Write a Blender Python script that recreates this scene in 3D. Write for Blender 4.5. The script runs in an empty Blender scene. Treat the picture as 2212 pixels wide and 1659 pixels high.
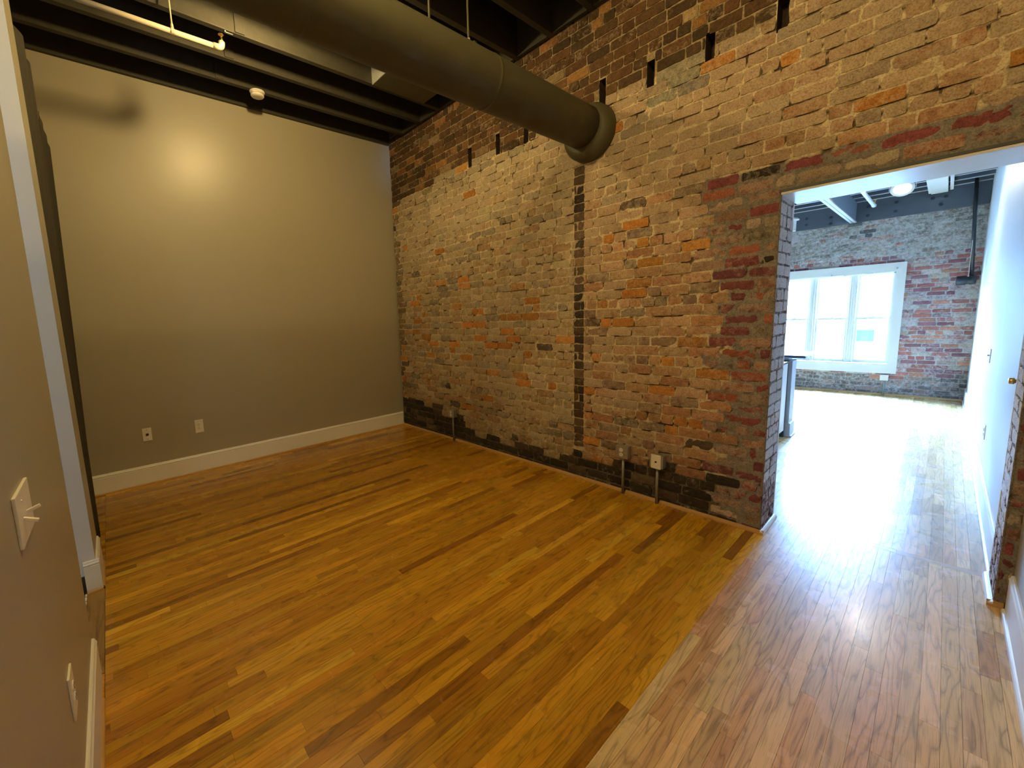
import bpy, bmesh, math, random
import numpy as np
from mathutils import Vector, Matrix, noise as mnoise
R = random.Random(7)
SC = bpy.context.scene
COL = SC.collection

# ------------------------------------------------------------------ camera
def make_camera():
    yaw, pit, rol = math.radians(50.9816), math.radians(7.5533), math.radians(-2.445)
    F = Vector((-math.sin(yaw) * math.cos(pit), math.cos(yaw) * math.cos(pit), -math.sin(pit)))
    Rt = F.cross(Vector((0, 0, 1))).normalized()
    U = Rt.cross(F)
    R2 = Rt * math.cos(rol) + U * math.sin(rol)
    U2 = -Rt * math.sin(rol) + U * math.cos(rol)
    m = Matrix((R2, U2, -F)).transposed().to_4x4()
    m.translation = Vector((4.85412, -3.17751, 1.5))
    cd = bpy.data.cameras.new('camera')
    cd.sensor_fit = 'HORIZONTAL'
    cd.sensor_width = 36.0
    cd.lens = 881.72 / 2212 * 36.0
    cd.shift_x = 151.94 / 2212
    cd.shift_y = -24.81 / 2212
    cd.clip_start = 0.02
    cd.clip_end = 200
    c = bpy.data.objects.new('camera', cd)
    c.matrix_world = m
    COL.objects.link(c)
    SC.camera = c
make_camera()

# ------------------------------------------------------------------ light + exposure
SC.view_settings.view_transform = 'Standard'
SC.view_settings.look = 'None'
SC.view_settings.gamma = 1.0
SC.view_settings.exposure = 0.38
SC.view_settings.use_curve_mapping = False
W = bpy.data.worlds.new('sky')
SC.world = W
W.use_nodes = True
wb = W.node_tree.nodes['Background']
wb.inputs[0].default_value = (0.235, 0.50, 1.0, 1)
wb.inputs[1].default_value = 385.0

LAMP_COL = (1.0, 0.70, 0.28)
def point(name, loc, watts, col, size):
    l = bpy.data.lights.new(name, 'POINT')
    l.energy = watts
    l.color = col
    l.shadow_soft_size = size
    o = bpy.data.objects.new(name, l)
    o.location = loc
    COL.objects.link(o)
    return o
def portal(name, loc, rot, sx, sy):
    l = bpy.data.lights.new(name, 'AREA')
    l.shape = 'RECTANGLE'
    l.size = sx
    l.size_y = sy
    o = bpy.data.objects.new(name, l)
    o.location = loc
    o.rotation_euler = rot
    COL.objects.link(o)
    l.cycles.is_portal = True
    return o
PI = math.pi
portal('window_portal', (3.645, 6.44, 1.2), (-PI / 2, 0, 0), 1.5, 1.5)
portal('window_portal', (0.75, 6.44, 1.2), (-PI / 2, 0, 0), 1.5, 1.5)
LAMPS = [  # bare ceiling bulbs: place, emission strength
    ((1.72, -2.02, 3.70), 880.0),
    ((4.257, -2.35, 3.84), 560.0),
    ((3.517, -2.80, 3.84), 640.0),  # unseen fill bulb, added to weaken the duct's shadow on the beige wall
]
FAR_LAMPS = [((4.43, 4.19, 2.775), 420.0), ((2.45, 3.9, 2.80), 150.0)]

# ------------------------------------------------------------------ materials
def new_mat(name):
    m = bpy.data.materials.new(name)
    m.use_nodes = True
    nt = m.node_tree
    return m, nt, nt.nodes, nt.links, nt.nodes['Principled BSDF']
def N(nodes, t, **kw):
    n = nodes.new(t)
    for k, v in kw.items():
        setattr(n, k, v)
    return n
def mixc(nodes, links, fac, a, b, mode='MIX'):
    n = nodes.new('ShaderNodeMix')
    n.data_type = 'RGBA'
    n.blend_type = mode
    for sock, v in ((n.inputs[0], fac), (n.inputs[6], a), (n.inputs[7], b)):
        if hasattr(v, 'is_output'):
            links.new(v, sock)
        elif isinstance(v, (int, float)):
            sock.default_value = v
        else:
            sock.default_value = (*v, 1)
    return n.outputs[2]
def ramp(nodes, links, src, stops):
    r = nodes.new('ShaderNodeValToRGB')
    e = r.color_ramp.elements
    while len(e) < len(stops):
        e.new(0.5)
    for el, (p, c) in zip(e, stops):
        el.position = p
        el.color = (*c, 1) if isinstance(c, tuple) else (c, c, c, 1)
    links.new(src, r.inputs[0])
    return r.outputs[0]
def noise(nodes, links, scale, detail=4, rough=0.55, vec=None, dist=0.0):
    n = nodes.new('ShaderNodeTexNoise')
    n.inputs['Scale'].default_value = scale
    n.inputs['Detail'].default_value = detail
    n.inputs['Roughness'].default_value = rough
    n.inputs['Distortion'].default_value = dist
    if vec is not None:
        links.new(vec, n.inputs['Vector'])
    return n.outputs[0]
def obj_coords(nodes, links, scale=(1, 1, 1)):
    tc = nodes.new('ShaderNodeTexCoord')
    mp = nodes.new('ShaderNodeMapping')
    mp.inputs['Scale'].default_value = scale
    links.new(tc.outputs['Object'], mp.inputs[0])
    return mp.outputs[0]
def bump(nodes, links, h, bsdf, strength, dist):
    b = nodes.new('ShaderNodeBump')
    b.inputs['Strength'].default_value = strength
    b.inputs['Distance'].default_value = dist
    links.new(h, b.inputs['Height'])
    links.new(b.outputs[0], bsdf.inputs['Normal'])

def paint(name, col, rough=0.5, var=0.06, bumps=0.15, scale=6.0, metallic=0.0, spec=0.5):
    m, nt, nd, lk, b = new_mat(name)
    v = obj_coords(nd, lk)
    n = noise(nd, lk, scale, 5, 0.6, v)
    dark = tuple(c * (1 - var) for c in col)
    lite = tuple(min(1, c * (1 + var)) for c in col)
    lk.new(mixc(nd, lk, n, dark, lite), b.inputs['Base Color'])
    b.inputs['Roughness'].default_value = rough
    b.inputs['Metallic'].default_value = metallic
    b.inputs['Specular IOR Level'].default_value = spec
    if bumps:
        bump(nd, lk, noise(nd, lk, 260, 3, 0.6, v), b, bumps, 0.001)
    return m

def brick_mat(name, limecol=(0.47, 0.40, 0.29), maxlime=0.62):
    m, nt, nd, lk, b = new_mat(name)
    at = N(nd, 'ShaderNodeAttribute', attribute_name='brick_col')
    al = N(nd, 'ShaderNodeAttribute', attribute_name='lime')
    v = obj_coords(nd, lk)
    n1 = noise(nd, lk, 30, 6, 0.72, v, 0.3)
    n2 = noise(nd, lk, 6, 4, 0.6, v)
    n3 = noise(nd, lk, 130, 4, 0.7, v)
    mm = N(nd, 'ShaderNodeVectorMath', operation='MULTIPLY')
    lk.new(at.outputs['Color'], mm.inputs[0])
    lk.new(ramp(nd, lk, n1, [(0.30, 0.60), (0.48, 0.95), (0.70, 1.25)]), mm.inputs[1])
    mm2 = N(nd, 'ShaderNodeVectorMath', operation='MULTIPLY')
    lk.new(mm.outputs[0], mm2.inputs[0])
    lk.new(ramp(nd, lk, n3, [(0.36, 0.62), (0.50, 1.0), (0.66, 1.18)]), mm2.inputs[1])
    # lime wash: noise threshold moved by the 'lime' amount
    sc = N(nd, 'ShaderNodeMath', operation='MULTIPLY_ADD')
    lk.new(al.outputs['Fac'], sc.inputs[0])
    sc.inputs[1].default_value = 0.55
    lk.new(n1, sc.inputs[2])
    a2 = N(nd, 'ShaderNodeMath', operation='MULTIPLY_ADD')
    lk.new(n2, a2.inputs[0])
    a2.inputs[1].default_value = 0.30
    lk.new(sc.outputs[0], a2.inputs[2])
    mask = ramp(nd, lk, a2.outputs[0], [(0.76, 0.0), (1.08, maxlime)])
    lc = mixc(nd, lk, 1.0, limecol, ramp(nd, lk, n3, [(0.34, 0.55), (0.50, 0.95), (0.62, 1.1)]), 'MULTIPLY')
    c2 = mixc(nd, lk, mask, mm2.outputs[0], lc)
    # pits
    vo = N(nd, 'ShaderNodeTexVoronoi')
    vo.inputs['Scale'].default_value = 95
    lk.new(v, vo.inputs['Vector'])
    pm = N(nd, 'ShaderNodeMath', operation='ADD')
    lk.new(vo.outputs['Distance'], pm.inputs[0])
    lk.new(n3, pm.inputs[1])
    pit = ramp(nd, lk, pm.outputs[0], [(0.44, 1.0), (0.54, 0.0)])
    c3 = mixc(nd, lk, pit, c2, (0.045, 0.03, 0.02))
    lk.new(c3, b.inputs['Base Color'])
    b.inputs['Roughness'].default_value = 0.82
    b.inputs['Specular IOR Level'].default_value = 0.25
    hh = N(nd, 'ShaderNodeMath', operation='MULTIPLY_ADD')
    lk.new(n3, hh.inputs[0])
    hh.inputs[1].default_value = 0.5
    lk.new(n1, hh.inputs[2])
    h2 = N(nd, 'ShaderNodeMath', operation='SUBTRACT')
    lk.new(hh.outputs[0], h2.inputs[0])
    lk.new(pit, h2.inputs[1])
    bump(nd, lk, h2.outputs[0], b, 0.7, 0.005)
    return m

def wood_mat(name, tint=(1, 1, 1), rough=0.2, axis=1, coat=0.0):
    """oak strips: colour per board in 'board_col', grain offset in 'board_off'"""
    m, nt, nd, lk, b = new_mat(name)
    at = N(nd, 'ShaderNodeAttribute', attribute_name='board_col')
    ao = N(nd, 'ShaderNodeAttribute', attribute_name='board_off')
    tc = N(nd, 'ShaderNodeTexCoord')
    ad = N(nd, 'ShaderNodeVectorMath', operation='MULTIPLY_ADD')
    lk.new(ao.outputs['Vector'], ad.inputs[0])
    ad.inputs[1].default_value = (13, 17, 11)
    lk.new(tc.outputs['Object'], ad.inputs[2])
    def mp(s):
        q = N(nd, 'ShaderNodeMapping')
        q.inputs['Scale'].default_value = s
        lk.new(ad.outputs[0], q.inputs[0])
        return q.outputs[0]
    s1 = (16, 1.7, 1) if axis == 1 else (1.7, 16, 1)
    s2 = (420, 9, 1) if axis == 1 else (9, 420, 1)
    s3 = (3, 0.7, 1) if axis == 1 else (0.7, 3, 1)
    g = noise(nd, lk, 1.0, 2, 0.45, mp(s1), 0.25)
    mu = N(nd, 'ShaderNodeMath', operation='MULTIPLY')
    lk.new(g, mu.inputs[0])
    mu.inputs[1].default_value = 15
    fr = N(nd, 'ShaderNodeMath', operation='PINGPONG')
    lk.new(mu.outputs[0], fr.inputs[0])
    fr.inputs[1].default_value = 1.0
    ring = ramp(nd, lk, fr.outputs[0], [(0.0, 0.60), (0.22, 0.86), (0.6, 1.0), (1.0, 1.0)])
    pore = ramp(nd, lk, noise(nd, lk, 1.0, 3, 0.6, mp(s2)), [(0.34, 0.72), (0.5, 1.0)])
    tone = ramp(nd, lk, noise(nd, lk, 1.0, 3, 0.5, mp(s3)), [(0.25, 0.82), (0.75, 1.1)])
    c = mixc(nd, lk, 1.0, at.outputs['Color'], ring, 'MULTIPLY')
    c = mixc(nd, lk, 1.0, c, pore, 'MULTIPLY')
    c = mixc(nd, lk, 1.0, c, tone, 'MULTIPLY')
    c = mixc(nd, lk, 1.0, c, tint, 'MULTIPLY')
    lk.new(c, b.inputs['Base Color'])
    rn = noise(nd, lk, 3.0, 4, 0.6, obj_coords(nd, lk))
    rr = N(nd, 'ShaderNodeMapRange')
    rr.inputs[3].default_value = rough * 0.8
    rr.inputs[4].default_value = rough * 1.35
    lk.new(rn, rr.inputs[0])
    lk.new(rr.outputs[0], b.inputs['Roughness'])
    b.inputs['Coat Weight'].default_value = coat
    b.inputs['Coat Roughness'].default_value = 0.15
    h = N(nd, 'ShaderNodeMath', operation='ADD')
    lk.new(ring, h.inputs[0])
    lk.new(pore, h.inputs[1])
    bump(nd, lk, h.outputs[0], b, 0.12, 0.0012)
    return m

def emit(name, col, s):
    m, nt, nd, lk, b = new_mat(name)
    b.inputs['Base Color'].default_value = (0.9, 0.9, 0.88, 1)
    b.inputs['Emission Color'].default_value = (*col, 1)
    b.inputs['Emission Strength'].default_value = s
    return m

M = {}
M['beige'] = paint('beige_paint', (0.385, 0.352, 0.262), 0.38, 0.03, 0.25, 3, spec=0.6)
M['bluewhite'] = paint('pale_wall_paint', (0.72, 0.74, 0.76), 0.5, 0.02, 0.2, 3)
M['white'] = paint('white_trim_paint', (0.80, 0.79, 0.74), 0.35, 0.03, 0.05, 8)
M['whiteplastic'] = paint('white_plastic', (0.80, 0.77, 0.68), 0.3, 0.02, 0, 8)
M['black'] = paint('black_ceiling_paint', (0.020, 0.019, 0.015), 0.75, 0.3, 0.3, 12, spec=0.2)
M['joist'] = paint('black_joist_paint', (0.042, 0.039, 0.028), 0.6, 0.3, 0.5, 20, spec=0.35)
M['duct'] = paint('charcoal_duct_paint', (0.080, 0.074, 0.040), 0.55, 0.18, 0.35, 9, spec=0.4)
M['tin'] = paint('galvanised_sheet', (0.50, 0.52, 0.55), 0.4, 0.15, 0.1, 14, metallic=0.6)
M['boxsteel'] = paint('galvanised_box_steel', (0.42, 0.42, 0.38), 0.42, 0.18, 0.1, 40, metallic=0.7)
M['conduit'] = paint('grey_conduit', (0.30, 0.31, 0.29), 0.45, 0.1, 0.1, 40, metallic=0.5)
M['pipe'] = paint('cream_pipe_paint', (0.50, 0.45, 0.32), 0.45, 0.08, 0.2, 20)
M['brass'] = paint('brass', (0.75, 0.50, 0.16), 0.28, 0.1, 0, 20, metallic=1.0)
M['slot'] = paint('dark_slot', (0.015, 0.013, 0.012), 0.6, 0, 0, 8)
M['curtain'] = paint('charcoal_curtain_cloth', (0.060, 0.055, 0.042), 0.9, 0.25, 0.6, 30, spec=0.1)
M['bluegrey'] = paint('slate_grey_steel_paint', (0.075, 0.085, 0.10), 0.5, 0.15, 0.3, 10)
M['beamgrey'] = paint('pale_grey_beam_paint', (0.45, 0.47, 0.50), 0.5, 0.08, 0.2, 10)
M['beamweb'] = paint('shaded_beam_web_paint', (0.20, 0.23, 0.27), 0.5, 0.08, 0.2, 10)  # darker copy of the beam paint: shading of the web set in its colour
M['counter'] = paint('dark_stone_counter', (0.10, 0.11, 0.13), 0.2, 0.3, 0.05, 60)
M['cabinet'] = paint('white_cabinet_paint', (0.74, 0.73, 0.70), 0.35, 0.02, 0.05, 8)
M['polemetal'] = paint('black_pole_paint', (0.02, 0.022, 0.028), 0.35, 0.2, 0.1, 20)
M['facade'] = paint('pale_render', (0.85, 0.83, 0.80), 0.8, 0.03, 0.1, 2)
M['facadeglass'] = paint('facade_window_glass', (0.0052, 0.0062, 0.0056), 0.5, 0.1, 0, 2, spec=0.0)
M['blacktile'] = paint('black_wall_tile', (0.012, 0.012, 0.013), 0.2, 0.1, 0, 8)
M['brick'] = brick_mat('old_limewashed_brick')
M['brickblue'] = brick_mat('pale_washed_brick', (0.60, 0.58, 0.57), 0.7)
M['brickwhite'] = brick_mat('white_painted_brick', (0.80, 0.79, 0.78), 0.95)
M['floor'] = wood_mat('oak_strip_floor', rough=0.25, axis=1, coat=0.12)
M['oakx'] = wood_mat('oak_cross_board', rough=0.26, axis=0)
M['oaktrim'] = paint('oak_trim', (0.50, 0.29, 0.10), 0.35, 0.15, 0.05, 18)
def glass_mat():
    m, nt, nd, lk, b = new_mat('window_glass')
    out = nd['Material Output']
    t = N(nd, 'ShaderNodeBsdfTransparent')
    g = N(nd, 'ShaderNodeBsdfGlossy')
    g.inputs['Roughness'].default_value = 0.02
    mx = N(nd, 'ShaderNodeMixShader')
    mx.inputs[0].default_value = 0.07
    lk.new(t.outputs[0], mx.inputs[1])
    lk.new(g.outputs[0], mx.inputs[2])
    lk.new(mx.outputs[0], out.inputs[0])
    return m
M['glass'] = glass_mat()
def tile_mat():
    m, nt, nd, lk, b = new_mat('white_floor_tile')
    bt = N(nd, 'ShaderNodeTexBrick')
    bt.offset = 0.0
    bt.inputs['Scale'].default_value = 1.0
    bt.inputs['Color1'].default_value = (0.8, 0.8, 0.8, 1)
    bt.inputs['Color2'].default_value = (0.74, 0.75, 0.76, 1)
    bt.inputs['Mortar'].default_value = (0.12, 0.12, 0.13, 1)
    bt.inputs['Mortar Size'].default_value = 0.004
    bt.inputs['Brick Width'].default_value = 0.05
    bt.inputs['Row Height'].default_value = 0.05
    lk.new(obj_coords(nd, lk), bt.inputs['Vector'])
    lk.new(bt.outputs[0], b.inputs['Base Color'])
    b.inputs['Roughness'].default_value = 0.25
    return m
M['tile'] = tile_mat()

# ------------------------------------------------------------------ object helpers
def link(name, me, mat, parent=None, smooth=False):
    o = bpy.data.objects.new(name, me)
    if mat is not None:
        me.materials.append(mat)
    COL.objects.link(o)
    if parent is not None:
        o.parent = parent
        o.matrix_parent_inverse = Matrix.Translation(parent.location).inverted()
    if smooth:
        for p in me.polygons:
            p.use_smooth = True
    return o
def bmobj(name, bm, mat, parent=None, smooth=False):
    bmesh.ops.recalc_face_normals(bm, faces=bm.faces)
    me = bpy.data.meshes.new(name)
    bm.to_mesh(me)
    bm.free()
    o = link(name, me, mat, parent, smooth)
    return o
def tag(o, label=None, cat=None, group=None, kind=None):
    if label: o['label'] = label
    if cat: o['category'] = cat
    if group: o['group'] = group
    if kind: o['kind'] = kind
    return o
def empty(name, loc, label, cat, group=None):
    o = bpy.data.objects.new(name, None)
    o.location = loc
    o.empty_display_size = 0.05
    COL.objects.link(o)
    return tag(o, label, cat, group)
def box(bm, x0, x1, y0, y1, z0, z1, bev=0.0):
    g = bmesh.ops.create_cube(bm, size=1.0)
    vs = g['verts']
    for v in vs:
        v.co = Vector((x0 + (v.co.x + 0.5) * (x1 - x0), y0 + (v.co.y + 0.5) * (y1 - y0), z0 + (v.co.z + 0.5) * (z1 - z0)))
    if bev:
        es = list({e for v in vs for e in v.link_edges})
        bmesh.ops.bevel(bm, geom=es, offset=bev, segments=2, profile=0.6, affect='EDGES')
    return bm
def boxes(*bs, bev=0.0):
    bm = bmesh.new()
    for b in bs:
        box(bm, *b, bev=bev)
    return bm
def tube(bm, pts, r, seg=12, caps=True, radii=None):
    pts = [Vector(p) for p in pts]
    rings = []
    up = None
    for i, p in enumerate(pts):
        d = (pts[min(i + 1, len(pts) - 1)] - pts[max(i - 1, 0)]).normalized()
        if up is None:
            up = Vector((0, 0, 1)) if abs(d.z) < 0.9 else Vector((1, 0, 0))
        s = d.cross(up).normalized()
        up = s.cross(d).normalized()
        rr = radii[i] if radii else r
        rings.append([bm.verts.new(p + (s * math.cos(2 * PI * k / seg) + up * math.sin(2 * PI * k / seg)) * rr) for k in range(seg)])
    for a, b in zip(rings, rings[1:]):
        for k in range(seg):
            bm.faces.new((a[k], a[(k + 1) % seg], b[(k + 1) % seg], b[k]))
    if caps:
        bm.faces.new(rings[0][::-1])
        bm.faces.new(rings[-1])
    return bm
def tubes(*a, **k):
    return tube(bmesh.new(), *a, **k)
def lathe(prof, c, axis='Z', seg=32, close=True):
    """prof: list of (r, h) about an axis through c"""
    bm = bmesh.new()
    rings = []
    for r, h in prof:
        ring = []
        for k in range(seg):
            a = 2 * PI * k / seg
            u, w = r * math.cos(a), r * math.sin(a)
            p = {'Z': (u, w, h), 'Y': (u, h, w), 'X': (h, u, w)}[axis]
            ring.append(bm.verts.new((c[0] + p[0], c[1] + p[1], c[2] + p[2])))
        rings.append(ring)
    for a, b in zip(rings, rings[1:]):
        for k in range(seg):
            bm.faces.new((a[k], a[(k + 1) % seg], b[(k + 1) % seg], b[k]))
    if close:
        bm.faces.new(rings[0][::-1])
        bm.faces.new(rings[-1])
    return bm
def extrude_profile(prof, p0, p1, nrm, bm=None):
    """prof: [(depth from wall, z)], swept from p0 to p1 (xy), nrm = into the room"""
    bm = bm or bmesh.new()
    n = Vector((*nrm, 0))
    a = [bm.verts.new(Vector((*p0, 0)) + n * d + Vector((0, 0, z))) for d, z in prof]
    b = [bm.verts.new(Vector((*p1, 0)) + n * d + Vector((0, 0, z))) for d, z in prof]
    k = len(prof)
    for i in range(k):
        bm.faces.new((a[i], a[(i + 1) % k], b[(i + 1) % k], b[i]))
    bm.faces.new(a[::-1])
    bm.faces.new(b)
    return bm
def wallbox(name, mat, *bs):
    o = bmobj(name, boxes(*bs), mat)
    return tag(o, kind='structure')

def fbm(x, y, z=0.0, s=1.0):
    return mnoise.fractal(Vector((x * s, y * s, z)), 1.0, 2.0, 3)

# ------------------------------------------------------------------ brickwork
COURSE = 0.0738
def cut(iv, a, b):
    out = []
    for s, e in iv:
        if b <= s or a >= e:
            out.append((s, e))
        else:
            if a > s: out.append((s, a))
            if b < e: out.append((b, e))
    return out
def brickwork(name, mat, O, U, Nn, u1, z0, z1, holes, style, seed, parent=None, nx=6, nz=3, L=0.198, Hd=0.096, mstep=0.022, z_off=0.0, breaks=(), COURSE=COURSE):
    """one wall face of real bricks set in mortar. O origin, U along, Nn towards the viewer.
    style(u,z,kind,rnd) -> dict(col, lime, gap, proud)"""
    rnd = random.Random(seed)
    O = np.array(O, float); U = np.array(U, float); Nn = np.array(Nn, float)
    V, Fc, C, LM = [], [], [], []
    def P(u, z, d):
        return O + U * u + np.array((0, 0, z)) + Nn * d
    row = 0
    z = z_off
    while z < z1:
        zt = z + COURSE
        if zt > z0:
            header = (row % 6 == 3)
            bl = Hd if header else L
            u = -rnd.uniform(0, bl)
            cells = []
            while u < u1:
                w = bl * rnd.uniform(0.90, 1.06)
                if not header and rnd.random() < 0.10:
                    w = Hd
                cells.append((u, u + w))
                u += w + 0.0
            for (a, b) in cells:
                iv = [(max(a, 0), min(b, u1))]
                zz0, zz1 = max(z, z0), min(zt, z1)
                for (ha, hb, hz0, hz1) in holes:
                    if hz0 < zt - 0.02 and hz1 > z + 0.02:
                        iv = sum([cut([q], ha, hb) for q in iv], [])
                for br in breaks:
                    iv = sum([([(s, br), (br, e)] if s < br < e else [(s, e)]) for s, e in iv], [])
                for s, e in iv:
                    if e - s < 0.022 or zz1 - zz0 < 0.02:
                        continue
                    um, zm = (s + e) / 2, (zz0 + zz1) / 2
                    st = style(um, zm, 'brick', rnd)
                    if st is None:
                        continue
                    g = st['gap'] / 2
                    wob = 0.0028
                    base = len(V)
                    pr = st.get('proud', 0.0) + rnd.uniform(-0.0015, 0.0025)
                    tilt = rnd.uniform(-0.0015, 0.0015)
                    dz = rnd.uniform(-0.002, 0.002)
                    ph = rnd.uniform(0, 50)
                    rough = st.get('rough', 0.0022)
                    for j in range(nz + 1):
                        for i in range(nx + 1):
                            fu, fz = i / nx, j / nz
                            uu = s + g + (e - s - 2 * g) * fu
                            zz = zz0 + g + (zz1 - zz0 - 2 * g) * fz + dz
                            edge = (i in (0, nx)) or (j in (0, nz))
                            uu += (rnd.uniform(-wob, wob) if edge else 0)
                            zz += (rnd.uniform(-wob, wob) * 0.8 if edge else 0)
                            if i in (0, nx) and j in (0, nz):
                                uu += (0.0022 if i == 0 else -0.0022)
                                zz += (0.0018 if j == 0 else -0.0018)
                            d = pr + tilt * (fu - 0.5) + rough * mnoise.noise(Vector((uu * 30 + ph, zz * 45, ph)))
                            if edge:
                                d -= rnd.uniform(0.0012, 0.0032)
                            V.append(P(uu, zz, d)); C.append(st['col']); LM.append(st['lime'])
                    W_ = nx + 1
                    for j in range(nz):
                        for i in range(nx):
                            q = base + j * W_ + i
                            Fc.append((q, q + 1, q + W_ + 1, q + W_))
                    # sides running back into the mortar
                    loop = [base + i for i in range(W_)] + [base + j * W_ + nx for j in range(1, nz + 1)] + \
                           [base + nz * W_ + i for i in range(nx - 1, -1, -1)] + [base + j * W_ for j in range(nz - 1, 0, -1)]
                    k = len(loop)
                    dkb, dks = st.get('edge', (0.35, 0.35))
                    nb = nx + 1
                    for dd in (0.0035, 0.03):
                        b2 = len(V)
                        for qi, q in enumerate(loop):
                            f_ = dkb if qi < nb else dks
                            V.append(V[q] - Nn * dd); C.append(tuple(v_ * f_ for v_ in st['col'])); LM.append(0.0)
                        for i in range(k):
                            Fc.append((loop[(i + 1) % k], loop[i], b2 + i, b2 + (i + 1) % k))
                        loop = [b2 + i for i in range(k)]
        z = zt
        row += 1
    # mortar bed: a grid with the holes left out
    us = set(np.linspace(0, u1, max(2, int(u1 / mstep))).tolist())
    zs = set(np.linspace(z0, z1, max(2, int((z1 - z0) / mstep))).tolist())
    for (ha, hb, hz0, hz1) in holes:
        us |= {min(max(ha, 0), u1), min(max(hb, 0), u1)}
        zs |= {min(max(hz0, z0), z1), min(max(hz1, z0), z1)}
    us = sorted(us); zs = sorted(zs)
    base = len(V)
    for zz in zs:
        for uu in us:
            st = style(uu, zz, 'mortar', rnd)
            nn = mnoise.noise(Vector((uu * 22, zz * 22, seed)))
            d = -st['depth'] + 0.0016 * nn - (0.010 if nn > 0.46 else 0)
            V.append(P(uu, zz, d)); C.append(st['col']); LM.append(st['lime'])
    W_ = len(us)
    for j in range(len(zs) - 1):
        for i in range(W_ - 1):
            cu, cz = (us[i] + us[i + 1]) / 2, (zs[j] + zs[j + 1]) / 2
            if any(a < cu < b and c < cz < d for a, b, c, d in holes):
                continue
            q = base + j * W_ + i
            Fc.append((q, q + 1, q + W_ + 1, q + W_))
    # pocket recesses (real voids, lined)
    for (ha, hb, hz0, hz1) in holes:
        if hb - ha < 0.3 and hz1 - hz0 < 0.5:
            b0 = len(V)
            for d in (-0.002, -0.11):
                for (uu, zz) in ((ha, hz0), (hb, hz0), (hb, hz1), (ha, hz1)):
                    V.append(P(uu, zz, d)); C.append((0.07, 0.05, 0.035)); LM.append(0.0)
            for i in range(4):
                Fc.append((b0 + i, b0 + (i + 1) % 4, b0 + 4 + (i + 1) % 4, b0 + 4 + i))
            Fc.append((b0 + 4, b0 + 5, b0 + 6, b0 + 7))
    me = bpy.data.meshes.new(name)
    me.from_pydata([tuple(v) for v in V], [], Fc)
    ca = me.color_attributes.new('brick_col', 'FLOAT_COLOR', 'POINT')
    ca.data.foreach_set('color', np.array([(*c, 1.0) for c in C], dtype=np.float32).ravel())
    la = me.attributes.new('lime', 'FLOAT', 'POINT')
    la.data.foreach_set('value', np.array(LM, dtype=np.float32))
    o = link(name, me, mat, parent)
    return o
def pick(rnd, opts):
    t = rnd.random() * sum(w for w, _ in opts)
    for w, c in opts:
        t -= w
        if t <= 0:
            return c
    return opts[-1][1]
def jit(rnd, c, a=0.15):
    k = 1 + rnd.uniform(-a, a)
    return tuple(max(0.003, x * k * (1 + rnd.uniform(-0.05, 0.05))) for x in c)

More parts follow.
